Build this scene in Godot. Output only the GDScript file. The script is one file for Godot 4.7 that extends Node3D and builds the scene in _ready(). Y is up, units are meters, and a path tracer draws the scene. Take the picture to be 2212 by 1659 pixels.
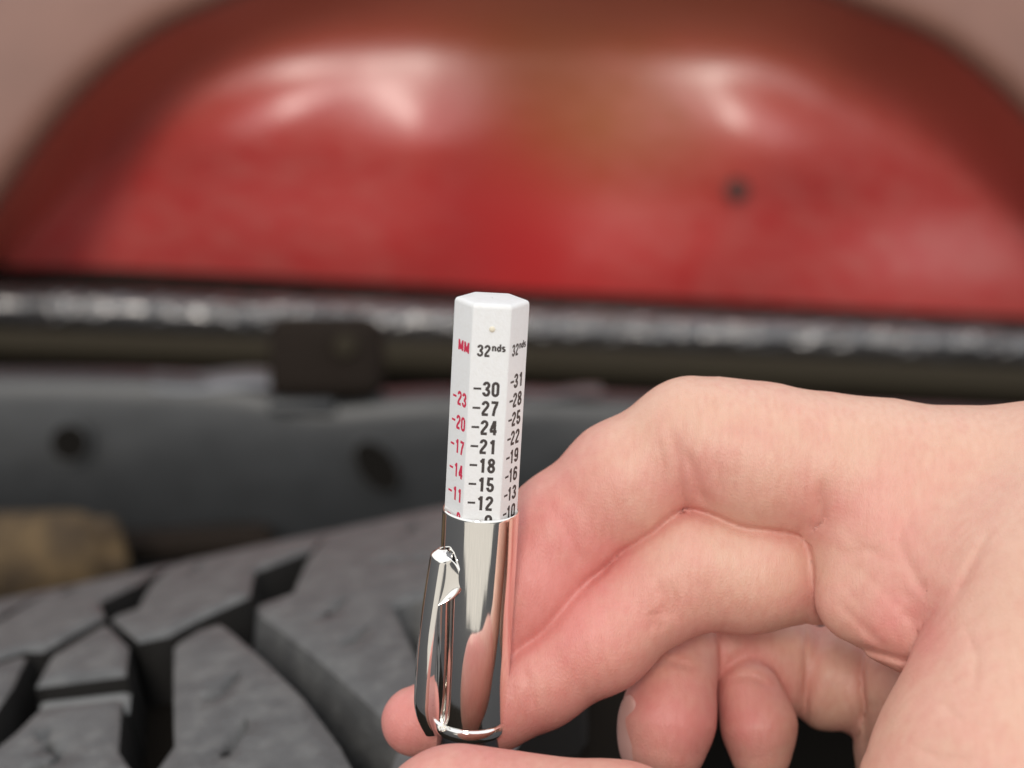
extends Node3D
# A close-up: a hand holds a tread depth gauge before a tyre and the wheel well of a red vehicle.

const LENS := 3594.0            # focal length in units of the 2212 x 1659 view of the photograph
const FOCUS := 0.2045
var cam: Camera3D
var view: Transform3D
var rng := RandomNumberGenerator.new()

func _ready() -> void:
	rng.seed = 7
	# ---- camera ----
	cam = Camera3D.new()
	cam.name = "camera"
	cam.position = Vector3(0, 0.80, 0)
	cam.rotation_degrees = Vector3(-18, 0, 2.5)
	var lens := CameraAttributesPhysical.new()
	lens.frustum_focal_length = 52.0
	lens.frustum_focus_distance = FOCUS
	lens.exposure_aperture = 13.5
	lens.frustum_near = 0.01
	lens.frustum_far = 400.0
	cam.attributes = lens
	add_child(cam)
	cam.fov = 26.0
	cam.far = 400.0
	cam.current = true
	view = cam.transform
	# ---- sky, sun, exposure ----
	var we := WorldEnvironment.new()
	we.name = "environment"
	var e := Environment.new()
	e.background_mode = Environment.BG_SKY
	var sky := Sky.new()
	var sm := ProceduralSkyMaterial.new()
	sm.sky_top_color = Color(0.87, 0.88, 0.90)
	sm.sky_horizon_color = Color(0.90, 0.90, 0.89)
	sm.sky_curve = 0.2
	sm.ground_horizon_color = Color(0.60, 0.58, 0.55)
	sm.ground_bottom_color = Color(0.50, 0.48, 0.45)
	sm.sun_angle_max = 30.0
	sky.sky_material = sm
	e.sky = sky
	e.background_energy_multiplier = 1.15
	e.tonemap_mode = Environment.TONE_MAPPER_LINEAR
	e.tonemap_exposure = 1.31
	e.sdfgi_enabled = true
	e.ssao_enabled = true
	e.ssil_enabled = true
	we.environment = e
	add_child(we)
	var sun := DirectionalLight3D.new()
	sun.name = "sun"
	sun.light_energy = 0.32
	sun.light_angular_distance = 14.0
	sun.light_color = Color(1.0, 0.97, 0.93)
	sun.shadow_enabled = true
	add_child(sun)
	sun.look_at_from_position(Vector3(-0.4, 1.52, 2.4), Vector3.ZERO)

	make_materials()
	build_setting()
	build_vehicle()
	build_tyre()
	build_gauge()
	build_hand()

# ------------------------------------------------------------------ helpers
func at(u: float, v: float, d: float) -> Vector3:      # a point of the place, from where the photograph shows it and how far it is
	return view * Vector3((u - 1106.0) / LENS * d, -(v - 829.5) / LENS * d, -d)

func cam_at(u: float, v: float, d: float) -> Vector3:
	return Vector3((u - 1106.0) / LENS * d, -(v - 829.5) / LENS * d, -d)

func thing(called: String, label: String, category: String, where: Vector3) -> Node3D:
	var o := Node3D.new()
	o.name = called
	add_child(o, true)
	o.position = where
	o.set_meta("label", label)
	o.set_meta("category", category)
	return o

func part(called: String, m: Mesh, mat: Material, parent: Node3D, xf := Transform3D()) -> MeshInstance3D:
	var o := MeshInstance3D.new()
	o.name = called
	o.mesh = m
	o.material_override = mat
	parent.add_child(o, true)
	o.transform = xf
	return o

func noise(freq: float, octaves := 4, sd := 1, kind := FastNoiseLite.TYPE_SIMPLEX_SMOOTH) -> FastNoiseLite:
	var n := FastNoiseLite.new()
	n.noise_type = kind
	n.frequency = freq
	n.fractal_octaves = octaves
	n.seed = sd
	return n

func noise_tex(n: FastNoiseLite, size := 512, ramp: Array = []) -> NoiseTexture2D:
	var t := NoiseTexture2D.new()
	t.width = size
	t.height = size
	t.seamless = true
	t.noise = n
	if ramp.size():
		var g := Gradient.new()
		g.offsets = PackedFloat32Array()
		g.colors = PackedColorArray()
		var offs := PackedFloat32Array()
		var cols := PackedColorArray()
		for r in ramp:
			offs.append(r[0])
			cols.append(r[1])
		g.offsets = offs
		g.colors = cols
		t.color_ramp = g
	return t

func lin(r: float, g: float, b: float) -> Color:
	return Color(r, g, b).linear_to_srgb()

var M := {}
func mat(called: String, c: Color, rough: float, metal := 0.0) -> StandardMaterial3D:
	var m := StandardMaterial3D.new()
	m.resource_name = called
	m.albedo_color = c
	m.roughness = rough
	m.metallic = metal
	M[called] = m
	return m

func tri(m: StandardMaterial3D, scale: float) -> void:
	m.uv1_triplanar = true
	m.uv1_scale = Vector3.ONE * scale

func make_materials() -> void:
	var grey := func(a: float): return Color(a, a, a)
	var m := mat("concrete", lin(0.72, 0.67, 0.59), 0.9)
	m.albedo_texture = noise_tex(noise(0.02, 5, 3), 512, [[0.0, grey.call(0.75)], [1.0, grey.call(1.0)]])
	tri(m, 0.7)
	m = mat("asphalt", lin(0.055, 0.055, 0.058), 0.85)
	m.albedo_texture = noise_tex(noise(0.05, 5, 4), 512, [[0.0, grey.call(0.6)], [1.0, grey.call(1.0)]])
	tri(m, 2.0)
	# plunger
	m = mat("white_plastic", lin(0.76, 0.76, 0.755), 0.42)
	m.albedo_texture = noise_tex(noise(0.012, 5, 12), 512, [[0.0, Color(0.982, 0.978, 0.97)], [0.5, Color(0.996, 0.996, 0.994)], [1.0, Color(1, 1, 1)]])
	m.heightmap_enabled = true
	m.heightmap_texture = noise_tex(noise(0.05, 3, 11), 256)
	m.heightmap_scale = 0.0015
	tri(m, 180.0)
	mat("plug_rust", lin(0.075, 0.030, 0.024), 0.8)
	mat("highlight_metal", lin(0.20, 0.20, 0.205), 0.42, 0.7)
	mat("ink_black", lin(0.045, 0.035, 0.032), 0.6)
	mat("ink_red", lin(0.60, 0.02, 0.07), 0.6)
	mat("cream_dot", lin(0.72, 0.66, 0.52), 0.5)
	m = mat("chrome", lin(0.93, 0.91, 0.87), 0.06, 1.0)
	m = mat("dark_steel", lin(0.25, 0.25, 0.26), 0.25, 1.0)
	# skin
	m = mat("skin", Color.WHITE, 0.43)
	m.vertex_color_use_as_albedo = true
	m.albedo_texture = noise_tex(noise(0.012, 5, 21), 512, [[0.0, Color(0.96, 0.915, 0.905)], [0.5, Color(0.985, 0.97, 0.965)], [1.0, Color(1.0, 1.0, 1.0)]])
	m.heightmap_enabled = true
	m.heightmap_texture = noise_tex(noise(0.09, 3, 23, FastNoiseLite.TYPE_CELLULAR), 512)
	m.heightmap_scale = 0.008
	m.metallic_specular = 0.45
	m.subsurf_scatter_enabled = true
	m.subsurf_scatter_strength = 0.06
	tri(m, 55.0)
	m.uv1_scale = Vector3(115, 48, 80)
	m = mat("nail", lin(0.56, 0.33, 0.29), 0.35)
	# vehicle
	m = mat("red_paint", Color.WHITE, 0.40)
	m.clearcoat_enabled = true
	m.clearcoat = 0.7
	m.clearcoat_roughness = 0.34
	m.vertex_color_use_as_albedo = true
	m.metallic_specular = 0.85
	m.heightmap_enabled = true
	m.heightmap_texture = noise_tex(noise(0.02, 4, 31), 512)
	m.heightmap_scale = 0.03
	tri(m, 6.0)
	m = mat("faded_paint", lin(0.26, 0.122, 0.088), 0.5)
	m.albedo_texture = noise_tex(noise(0.008, 4, 33), 512, [[0.0, Color(0.86, 0.86, 0.86)], [1.0, Color(1, 1, 1)]])
	tri(m, 3.0)
	m = mat("undercoat", lin(0.19, 0.185, 0.185), 0.24, 0.8)
	m = mat("black_metal", lin(0.043, 0.045, 0.047), 0.42)
	m.albedo_texture = noise_tex(noise(0.012, 4, 35), 512, [[0.0, Color(0.88, 0.88, 0.88)], [1.0, Color(1, 1, 1)]])
	tri(m, 8.0)
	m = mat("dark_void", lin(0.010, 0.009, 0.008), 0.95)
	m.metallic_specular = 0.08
	m = mat("olive_metal", lin(0.034, 0.028, 0.019), 0.85)
	m.metallic_specular = 0.2
	m = mat("brown_metal", lin(0.021, 0.016, 0.013), 0.85)
	m.metallic_specular = 0.15
	m = mat("tan_metal", lin(0.150, 0.096, 0.040), 0.85)
	m.albedo_texture = noise_tex(noise(0.02, 4, 36), 256, [[0.0, Color(0.35, 0.32, 0.3)], [1.0, Color(1, 1, 1)]])
	tri(m, 12.0)
	# tyre
	m = mat("rubber", lin(0.118, 0.117, 0.115), 0.52)
	m.albedo_texture = noise_tex(noise(0.010, 7, 41), 1024, [[0.0, Color(0.74, 0.74, 0.74)], [0.45, Color(0.86, 0.86, 0.86)], [0.64, Color(0.93, 0.93, 0.92)], [0.72, Color(1, 1, 0.99)], [1.0, Color(1, 1, 1)]])
	m.heightmap_enabled = true
	m.heightmap_texture = noise_tex(noise(0.04, 6, 43), 1024)
	m.heightmap_scale = 0.022
	tri(m, 14.0)
	m = mat("lit_dusty_rubber", lin(0.17, 0.168, 0.16), 0.8)  # light painted on the tie bar slope, dust on the small nubs
	m = mat("wall_shade_rubber", lin(0.019, 0.018, 0.017), 0.8)  # tread rubber darkened to paint shade on the groove walls
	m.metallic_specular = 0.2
	m = mat("groove_shade_rubber", lin(0.012, 0.010, 0.008), 0.95)  # near black, paints the shade down in the grooves
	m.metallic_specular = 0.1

# rows of world points -> a smooth sheet (both sides drawn by the path tracer)
func sheet(rows: Array, colors: Array = [], origin := Vector3.ZERO, clos := false) -> ArrayMesh:
	var st := SurfaceTool.new()
	st.begin(Mesh.PRIMITIVE_TRIANGLES)
	st.set_smooth_group(0)
	var w: int = rows[0].size()
	for i in rows.size():
		for j in w:
			if colors.size():
				st.set_color(colors[i][j])
			st.add_vertex(rows[i][j] - origin)
	for i in rows.size() - 1:
		for j in (w if clos else w - 1):
			var a := i * w + j
			var b := i * w + (j + 1) % w
			var c := a + w
			var d := b + w
			for k in [a, b, c, b, d, c]:
				st.add_index(k)
	st.generate_normals()
	return st.commit()

func curve(pts: Array, n: int) -> PackedVector2Array:      # Catmull-Rom through the points, n samples evenly by length
	var c := Curve2D.new()
	for i in pts.size():
		var p: Vector2 = pts[i]
		var a: Vector2 = pts[maxi(i - 1, 0)]
		var b: Vector2 = pts[mini(i + 1, pts.size() - 1)]
		c.add_point(p, -(b - a) / 6.0, (b - a) / 6.0)
	var out := PackedVector2Array()
	var l := c.get_baked_length()
	for i in n:
		out.append(c.sample_baked(l * i / (n - 1.0), true))
	return out

func rounded_box(size: Vector3, r: float) -> ArrayMesh:
	var st := SurfaceTool.new()
	st.begin(Mesh.PRIMITIVE_TRIANGLES)
	var h := size / 2.0 - Vector3.ONE * r
	var sp := SphereMesh.new()
	sp.radius = 1.0
	sp.height = 2.0
	sp.radial_segments = 24
	sp.rings = 12
	var arr := sp.get_mesh_arrays()
	var vs: PackedVector3Array = arr[Mesh.ARRAY_VERTEX]
	var ns: PackedVector3Array = arr[Mesh.ARRAY_NORMAL]
	for i in vs.size():
		var n := ns[i]
		st.set_normal(n)
		st.add_vertex(n * r + Vector3(h.x * (1.0 if n.x >= 0.0 else -1.0), h.y * (1.0 if n.y >= 0.0 else -1.0), h.z * (1.0 if n.z >= 0.0 else -1.0)))
	for k in arr[Mesh.ARRAY_INDEX]:
		st.add_index(k)
	return st.commit()

# ------------------------------------------------------------------ setting
func build_setting() -> void:
	var pm := PlaneMesh.new()
	pm.size = Vector2(300, 300)
	var g := part("ground", pm, M.asphalt, self)
	g.set_meta("kind", "structure")
	g.set_meta("label", "dark asphalt ground under the vehicle")
	# pale strip added behind the viewer to brighten the sleeve reflection, uneven edge
	var n := noise(1.2, 3, 5)
	var poly := PackedVector2Array()
	for k in 25:
		var x := lerpf(-2.3, 2.3, k / 24.0)
		poly.append(Vector2(x, 1.86 + 0.22 * n.get_noise_1d(x * 3.0)))
	for p in [[4.4, 6.0], [12.0, 40.0], [-12.0, 40.0], [-4.4, 6.0]]:
		poly.append(Vector2(p[0], p[1]))
	var st := SurfaceTool.new()
	st.begin(Mesh.PRIMITIVE_TRIANGLES)
	st.set_normal(Vector3.UP)
	for p in poly:
		st.add_vertex(Vector3(p.x, 0.004, p.y))
	for k in Geometry2D.triangulate_polygon(poly):
		st.add_index(k)
	var added_drive := part("added_drive", st.commit(), M.concrete, self)
	added_drive.set_meta("kind", "structure")
	added_drive.set_meta("label", "pale concrete strip added for the sleeve reflection")

# ------------------------------------------------------------------ vehicle
func build_vehicle() -> void:
	var base := at(1150, 700, 0.85)
	base.y = 0.0
	var v := thing("vehicle", "red vehicle seen into its rusty wheel well behind the gauge", "vehicle", base)
	var n1 := noise(6.0, 3, 51)
	var N := 120
	var lip := curve([Vector2(-420, 1700), Vector2(-330, 1200), Vector2(-230, 820), Vector2(-120, 600), Vector2(-20, 440), Vector2(130, 240), Vector2(285, 98), Vector2(440, 15), Vector2(700, -75), Vector2(1000, -130), Vector2(1350, -130), Vector2(1650, -65), Vector2(1879, 20), Vector2(2013, 75), Vector2(2119, 149), Vector2(2212, 235), Vector2(2350, 400), Vector2(2480, 640), Vector2(2600, 1000), Vector2(2700, 1700)], N)
	var lip_d := 0.79
	# outer panel
	var rows := []
	for k in [[-0.016, 0.030], [-0.012, 0.012], [-0.007, 0.003], [0.0, -0.002], [0.02, -0.007], [0.05, -0.009], [0.3, -0.010], [1.6, 0.02]]:
		var row := PackedVector3Array()
		for p in lip:
			var q: Vector2 = p + (p - Vector2(1180, 900)) * k[0]
			row.append(at(q.x, q.y, lip_d + k[1]))
		rows.append(row)
	var fender := part("outer_fender", sheet(rows, [], base), M.faded_paint, v)
	fender.set_meta("label", "faded pinkish outer fender round the wheel arch")
	# inner panel and roof of the well: one pressed bowl that curves forward to the lip
	rows = []
	var cols := []
	var red := Color(0.55, 0.024, 0.025)
	var n_rows := 72
	for i in n_rows:
		var row := PackedVector3Array()
		var cr := PackedColorArray()
		var t := i / (n_rows - 1.0)
		for j in N:
			var bx := lerpf(-420.0, 2700.0, j / (N - 1.0))
			var low := Vector2(bx, 566.0 + 0.054 * bx)
			var q := low.lerp(Vector2(lip[j].x, minf(lip[j].y, low.y - 2.0)), t)
			var u := q.x
			var w := q.y
			row.append(at(u, w, lerpf(wall_depth(u, w), lip_d + 0.004, pow(clampf((t - 0.66) / 0.34, 0.0, 1.0), 2.0))))
			var c := red
			var or_ := exp(-Vector2((u - 1360) / 220.0, (w - 255) / 150.0).length_squared())
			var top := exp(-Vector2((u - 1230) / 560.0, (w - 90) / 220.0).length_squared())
			c = c.lerp(Color(0.26, 0.068, 0.024), 0.9 * top)  # reflection of brown ground painted into the top centre
			c = c.lerp(Color(0.38, 0.115, 0.02), 0.8 * or_)
			var roof_shade := smoothstep(0.50, 0.95, t)
			c = c.lerp(Color(0.36, 0.110, 0.062), 0.8 * roof_shade)  # shade under the arch roof painted in as brown
			var sky_wash := clampf(0.5 + 0.9 * n1.get_noise_2d(u * 0.002, w * 0.004), 0.0, 1.0)
			var side := 1.0 - exp(-pow((u - 1120.0) / 210.0, 2.0))
			c = c.lerp(Color(0.56, 0.125, 0.105), (0.10 + 0.60 * sky_wash) * side * (1.0 - roof_shade))  # pinkish sky reflection painted over the red, left out mid-panel
			cr.append(c)
		rows.append(row)
		cols.append(cr)
	var inner := part("inner_fender", sheet(rows, cols, base), M.red_paint, v)
	inner.set_meta("label", "glossy red inner wheel well panel")
	# a plug hole in the inner panel
	var hole := CylinderMesh.new()
	hole.top_radius = 0.0060
	hole.bottom_radius = 0.0056
	hole.height = 0.004
	hole.radial_segments = 20
	part("plug", hole, M.plug_rust, v, Transform3D(Basis.from_euler(Vector3(PI / 2, 0, 0)), at(1592, 408, wall_depth(1592, 408) - 0.001) - base))
	# the dark folded seam under the red panel
	rows = []
	for k in 9:
		var a := PI * k / 8.0
		var row := PackedVector3Array()
		for j in 60:
			var u := lerpf(-500.0, 2700.0, j / 59.0)
			row.append(at(u, 590.0 + 0.052 * u - 22.0 * cos(a), 0.905 - 0.006 * sin(a)))
		rows.append(row)
	part("seam", sheet(rows, [], base), M.brown_metal, v)
	# lumpy undercoated flange
	var nb := noise(1.0, 3, 57)
	rows = []
	for k in 31:
		var a := PI * (k / 30.0)
		var row := PackedVector3Array()
		for j in 460:
			var u := lerpf(-300.0, 2500.0, j / 459.0)
			var lump := 0.5 + 0.5 * nb.get_noise_2d(u * 0.032, k * 0.24)
			lump *= clampf(0.75 + 1.1 * nb.get_noise_2d(u * 0.005, 9.0), 0.15, 1.3)
			var r := 1.0 + 0.10 * nb.get_noise_2d(u * 0.012, k * 0.15 + 40.0)
			row.append(at(u, 660.0 + 0.040 * u - 45.0 * cos(a) * r, 0.832 - 0.011 * sin(a) - 0.0048 * lump * sin(a)))
		rows.append(row)
	part("flange", sheet(rows, [], base), M.undercoat, v)
	# near-black backing sheet added to block sky and stand in for shade
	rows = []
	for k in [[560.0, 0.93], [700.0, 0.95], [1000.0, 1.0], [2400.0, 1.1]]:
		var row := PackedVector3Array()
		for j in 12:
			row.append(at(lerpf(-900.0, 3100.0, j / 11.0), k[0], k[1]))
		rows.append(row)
	part("shade_backing", sheet(rows, [], base), M.dark_void, v)
	# rails behind the flange
	bar(v, base, "upper_rail", Vector2(-1700, 683), Vector2(575, 762), 0.74, 34.0, M.olive_metal)
	bar(v, base, "upper_rail", Vector2(840, 770), Vector2(3700, 900), 0.76, 40.0, M.olive_metal)
	# bump stop block with its foot
	var bs := part("bump_stop", rounded_box(Vector3(0.040, 0.030, 0.03), 0.007), M.brown_metal, v, Transform3D(view.basis, at(708, 772, 0.603) - base))
	var bolt := CylinderMesh.new()
	bolt.top_radius = 0.0042
	bolt.bottom_radius = 0.0048
	bolt.height = 0.005
	bolt.radial_segments = 6
	part("bolt", bolt, M.olive_metal, bs, Transform3D(Basis.from_euler(Vector3(PI / 2, 0, 0)), Vector3(0.008, 0.004, 0.0165)))
	part("stop_foot", rounded_box(Vector3(0.024, 0.006, 0.02), 0.0025), M.black_metal, bs, Transform3D(Basis(), Vector3(-0.008, -0.0175, 0.002)))
	# pale metal strips added to give the beam its bright highlights
	for l in [[330.0, 588.0, 800.0, 842.0], [604.0, 712.0, 866.0, 888.0], [1120.0, 1300.0, 838.0, 856.0]]:
		var lr := []
		for k in 5:
			var row := PackedVector3Array()
			for j in 9:
				var u := lerpf(l[0], l[1], j / 8.0)
				row.append(at(u, lerpf(l[2], l[3], k / 4.0) + 6.0 * sin(j * 0.7), 0.606 - 0.012 * sin(PI * 0.5 * k / 4.0)))
			lr.append(row)
		part("added_ledge", sheet(lr, [], base), M.highlight_metal, v)
	# axle arm: a rolled plate with black discs standing in for two shaded holes
	var prof := curve([Vector2(-1800, 790), Vector2(-500, 800), Vector2(0, 795), Vector2(300, 798), Vector2(480, 806), Vector2(590, 828), Vector2(680, 848), Vector2(780, 846), Vector2(870, 838), Vector2(1100, 835), Vector2(1400, 850), Vector2(1900, 870), Vector2(2600, 900), Vector2(3700, 950)], 70)
	rows = []
	for k in 26:
		var row := PackedVector3Array()
		for j in 70:
			var p := prof[j]
			var w: float
			var d: float
			if k < 10:
				var a := PI / 2.0 * k / 9.0
				w = p.y + 34.0 * (1.0 - cos(a))
				d = 0.625 - 0.030 * sin(a) + 0.0
			else:
				var t := (k - 10) / 15.0
				w = lerpf(p.y + 34.0, 1420.0 - p.x * 0.02, t)
				d = 0.595 + 0.05 * t * t
			d += 0.0008 * nb.get_noise_2d(p.x * 0.004, w * 0.012)
			row.append(at(p.x, w, d))
		rows.append(row)
	var arm := part("axle_arm", sheet(rows, [], base), M.black_metal, v)
	for h in [[150.0, 957.0, 38.0, 0.0, 1.0], [815.0, 1008.0, 62.0, -0.9, 0.6]]:
		var rg := TorusMesh.new()
		rg.inner_radius = h[2] * 0.6 / LENS
		rg.outer_radius = (h[2] + 6.0) * 0.6 / LENS
		var xf := Transform3D(view.basis * Basis.from_euler(Vector3(0, 0, h[3])) * Basis.from_euler(Vector3(PI / 2, 0, 0)) * Basis.from_scale(Vector3(1.0, 0.5, h[4])), at(h[0], h[1], 0.592) - base)
		var r := part("hole_rim", rg, M.black_metal, arm, xf)
		var dm := CylinderMesh.new()
		dm.top_radius = h[2] * 0.6 / LENS * 1.02
		dm.bottom_radius = dm.top_radius
		dm.height = 0.004
		part("hole", dm, M.dark_void, arm, xf)
	# rusty tan link with an eye at its end
	bar(v, base, "suspension_link", Vector2(-1500, 1260), Vector2(150, 1215), 0.57, 112.0, M.tan_metal)
	bar(v, base, "suspension_link", Vector2(228, 1150), Vector2(246, 1220), 0.565, 34.0, M.tan_metal)
	bar(v, base, "suspension_link", Vector2(150, 1190), Vector2(560, 1165), 0.60, 36.0, M.brown_metal)

func wall_depth(u: float, w: float) -> float:
	var hgt := (566.0 + 0.054 * u - w) / 500.0
	var lean := 1.0 - exp(-pow((u - 1110.0) / 190.0, 2.0))
	return 0.90 - 0.052 * hgt + 0.012 * lean * smoothstep(0.0, 0.5, hgt) - bumps(u, w)

func bumps(u: float, w: float) -> float:
	var b := 0.0
	for k in [[590.0, 290.0, 290.0, 172.0, 0.35, 0.038], [915.0, 335.0, 130.0, 170.0, 0.0, 0.021], [1625.0, 325.0, 220.0, 168.0, -0.5, 0.033]]:
		var p := Vector2(u - k[0], w - k[1]).rotated(k[4])
		b += k[5] * exp(-Vector2(p.x / k[2], p.y / (k[3] * (1.0 if p.y < 0.0 else 2.0))).length_squared())
	return b

func bar(v: Node3D, base: Vector3, called: String, a: Vector2, b: Vector2, d: float, r: float, m: Material) -> MeshInstance3D:
	var pa := at(a.x, a.y, d)
	var pb := at(b.x, b.y, d)
	var c := CapsuleMesh.new()
	c.radius = r * d / LENS
	c.height = (pb - pa).length() + 2.0 * c.radius
	var y := (pb - pa).normalized()
	var z := (view.basis.z - y * view.basis.z.dot(y)).normalized()
	# the shape goes through a sheet of its own so that its place is in the vehicle's axes
	var st := SurfaceTool.new()
	st.append_from(c, 0, Transform3D(Basis(y.cross(z), y, z), (pa + pb) / 2.0 - base))
	return part(called, st.commit(), m, v)

# ------------------------------------------------------------------ tyre
const TYRE_R := 0.33
var t_axis: Vector3
var t_up: Vector3
var t_fwd: Vector3
var t_mid: Vector3
var sipes: Array[PackedVector2Array] = []

func tread_at(u: float, v: float) -> Vector2:       # where the sight line through (u, v) meets the tread: (along the axle, angle)
	var o := cam_at(u, v, 1.0).normalized()
	var dx := o.dot(t_axis)
	var dirp := o - t_axis * dx
	var cp := t_mid - t_axis * t_mid.dot(t_axis)
	var aa := dirp.length_squared()
	var bb := dirp.dot(cp)
	var disc := bb * bb - aa * (cp.length_squared() - TYRE_R * TYRE_R)
	var t := (bb - sqrt(maxf(disc, 0.0))) / aa
	var p := o * t - t_mid
	return Vector2(p.dot(t_axis), atan2(p.dot(t_fwd), p.dot(t_up)) - (0.09 if disc <= 0.0 else 0.0))

func tread_point(s: float, ang: float, r: float) -> Vector3:
	return view * (t_mid + t_axis * s + (t_up * cos(ang) + t_fwd * sin(ang)) * r)

func build_tyre() -> void:
	t_axis = Vector3(cos(0.20), sin(0.20), -0.10).normalized()
	var s := cam_at(400, 1212, 0.40)
	var vw := s.normalized()
	t_up = vw.cross(t_axis).normalized()
	if t_up.y < 0.0:
		t_up = -t_up
	t_mid = s - t_up * TYRE_R
	t_fwd = t_axis.cross(t_up).normalized()
	if t_fwd.z < 0.0:
		t_fwd = -t_fwd
	var hub := view * (t_mid + t_axis * 0.0)
	var base := Vector3(hub.x, hub.y - TYRE_R, hub.z)
	var o := thing("tyre", "worn grey black rubber tyre with deep tread grooves below the red wheel well", "tyre", base)
	var s0 := tread_at(-200, 1500).x - 0.02
	var s1 := tread_at(1230, 1600).x
	# carcass: groove floor, shoulders, sidewalls, bead
	var prof := [[s0 - 0.02, 0.20], [s0 - 0.035, 0.255], [s0 - 0.022, 0.295], [s0, TYRE_R - 0.012], [s0 + 0.01, TYRE_R - 0.014]]
	for k in 5:
		prof.append([lerpf(s0 + 0.01, s1 - 0.01, (k + 1) / 6.0), TYRE_R - 0.0135])
	prof.append_array([[s1 - 0.01, TYRE_R - 0.014], [s1, TYRE_R - 0.012], [s1 + 0.022, 0.295], [s1 + 0.035, 0.255], [s1 + 0.02, 0.20]])
	var rows := []
	for k in prof:
		var row := PackedVector3Array()
		for j in 128:
			row.append(tread_point(k[0], TAU * j / 128.0, k[1]))
		rows.append(row)
	part("carcass", sheet(rows, [], base, true), M.groove_shade_rubber, o)
	# tread blocks, in the coordinates of an enlarged view of the lower left of the photograph
	var blocks := [
		[[-600, 900], [-300, 700], [0, 560], [300, 430], [600, 310], [900, 225], [1180, 160], [900, 250], [600, 350], [350, 475], [0, 640], [-300, 800], [-600, 960]],
		[[-600, 1000], [-300, 840], [0, 675], [350, 505], [600, 390], [930, 280], [900, 330], [700, 480], [500, 575], [530, 650], [210, 825], [120, 820], [-120, 900], [-600, 1150]],
		[[560, 660], [690, 620], [770, 475], [965, 318], [1200, 205], [1745, 140], [1580, 310], [1290, 420], [1265, 545], [1000, 665], [850, 745], [700, 775]],
		[[255, 855], [540, 690], [650, 800], [635, 945], [175, 1005]],
		[[195, 1120], [615, 1070], [595, 1330], [665, 1430], [620, 1520], [-60, 1520], [-40, 1330], [60, 1250]],
		[[-600, 1180], [-120, 930], [130, 850], [60, 1000], [-40, 1150], [-110, 1400], [-600, 1500]],
		[[880, 800], [1000, 725], [1130, 690], [1540, 1060], [1720, 1300], [1840, 1520], [1300, 1620], [660, 1620], [880, 1300]],
		[[1320, 640], [1300, 600], [1480, 540], [1575, 335], [1800, 185], [2200, 110], [2520, 80], [2560, 500], [2130, 560], [1995, 600], [2120, 880], [2130, 1180], [1960, 1180]],
		[[2160, 600], [2560, 530], [2900, 560], [2900, 900], [2500, 1500], [2250, 1500], [2160, 1000]],
		[[2560, 90], [2900, 100], [2950, 540], [2590, 500]],
		[[2030, 1300], [2170, 1260], [2240, 1560], [2080, 1620], [1900, 1620]],
	]
	var nb := noise(60.0, 3, 61)
	for l in [[[225, 1290], [250, 1330], [300, 1360], [270, 1400], [180, 1440]], [[1240, 1220], [1185, 1300], [1140, 1370]], [[1180, 980], [1130, 1040], [1060, 1085]], [[1730, 590], [1690, 630], [1660, 655]], [[1830, 740], [1790, 780]], [[1020, 390], [970, 440]], [[2110, 190], [2070, 240]], [[700, 385], [650, 420]], [[380, 510], [320, 545]], [[1960, 380], [2120, 370]]]:
		var sp := PackedVector2Array()
		for k in l:
			var q := tread_at(k[0] * 0.425, 1050.7 + k[1] * 0.425)
			sp.append(Vector2(q.x, q.y * TYRE_R))
		sipes.append(sp)
	for b in blocks:
		var poly := PackedVector2Array()
		for k in b:
			var q := tread_at(k[0] * 0.425, 1050.7 + k[1] * 0.425)
			poly.append(Vector2(q.x, q.y * TYRE_R))
		var m := tread_block(poly, base, nb, TYRE_R, 0.0045 if b[0][0] == 1320 else 0.0008)
		if m:
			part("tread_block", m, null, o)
	# the raised tie bar between two blocks, and wear bar in the long groove
	for b in [[[175, 1010], [640, 955], [630, 1055], [185, 1110]], [[1470, 545], [1520, 470], [1570, 470], [1545, 540]], [[930, 705], [955, 665], [1000, 670], [985, 712]], [[1310, 700], [1315, 660], [1350, 665], [1375, 720]]]:
		var poly := PackedVector2Array()
		for k in b:
			var q := tread_at(k[0] * 0.425, 1050.7 + k[1] * 0.425)
			poly.append(Vector2(q.x, q.y * TYRE_R))
		var m := tread_block(poly, base, nb, TYRE_R - 0.003)
		if m:
			part("tie_bar", m, null, o)

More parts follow.
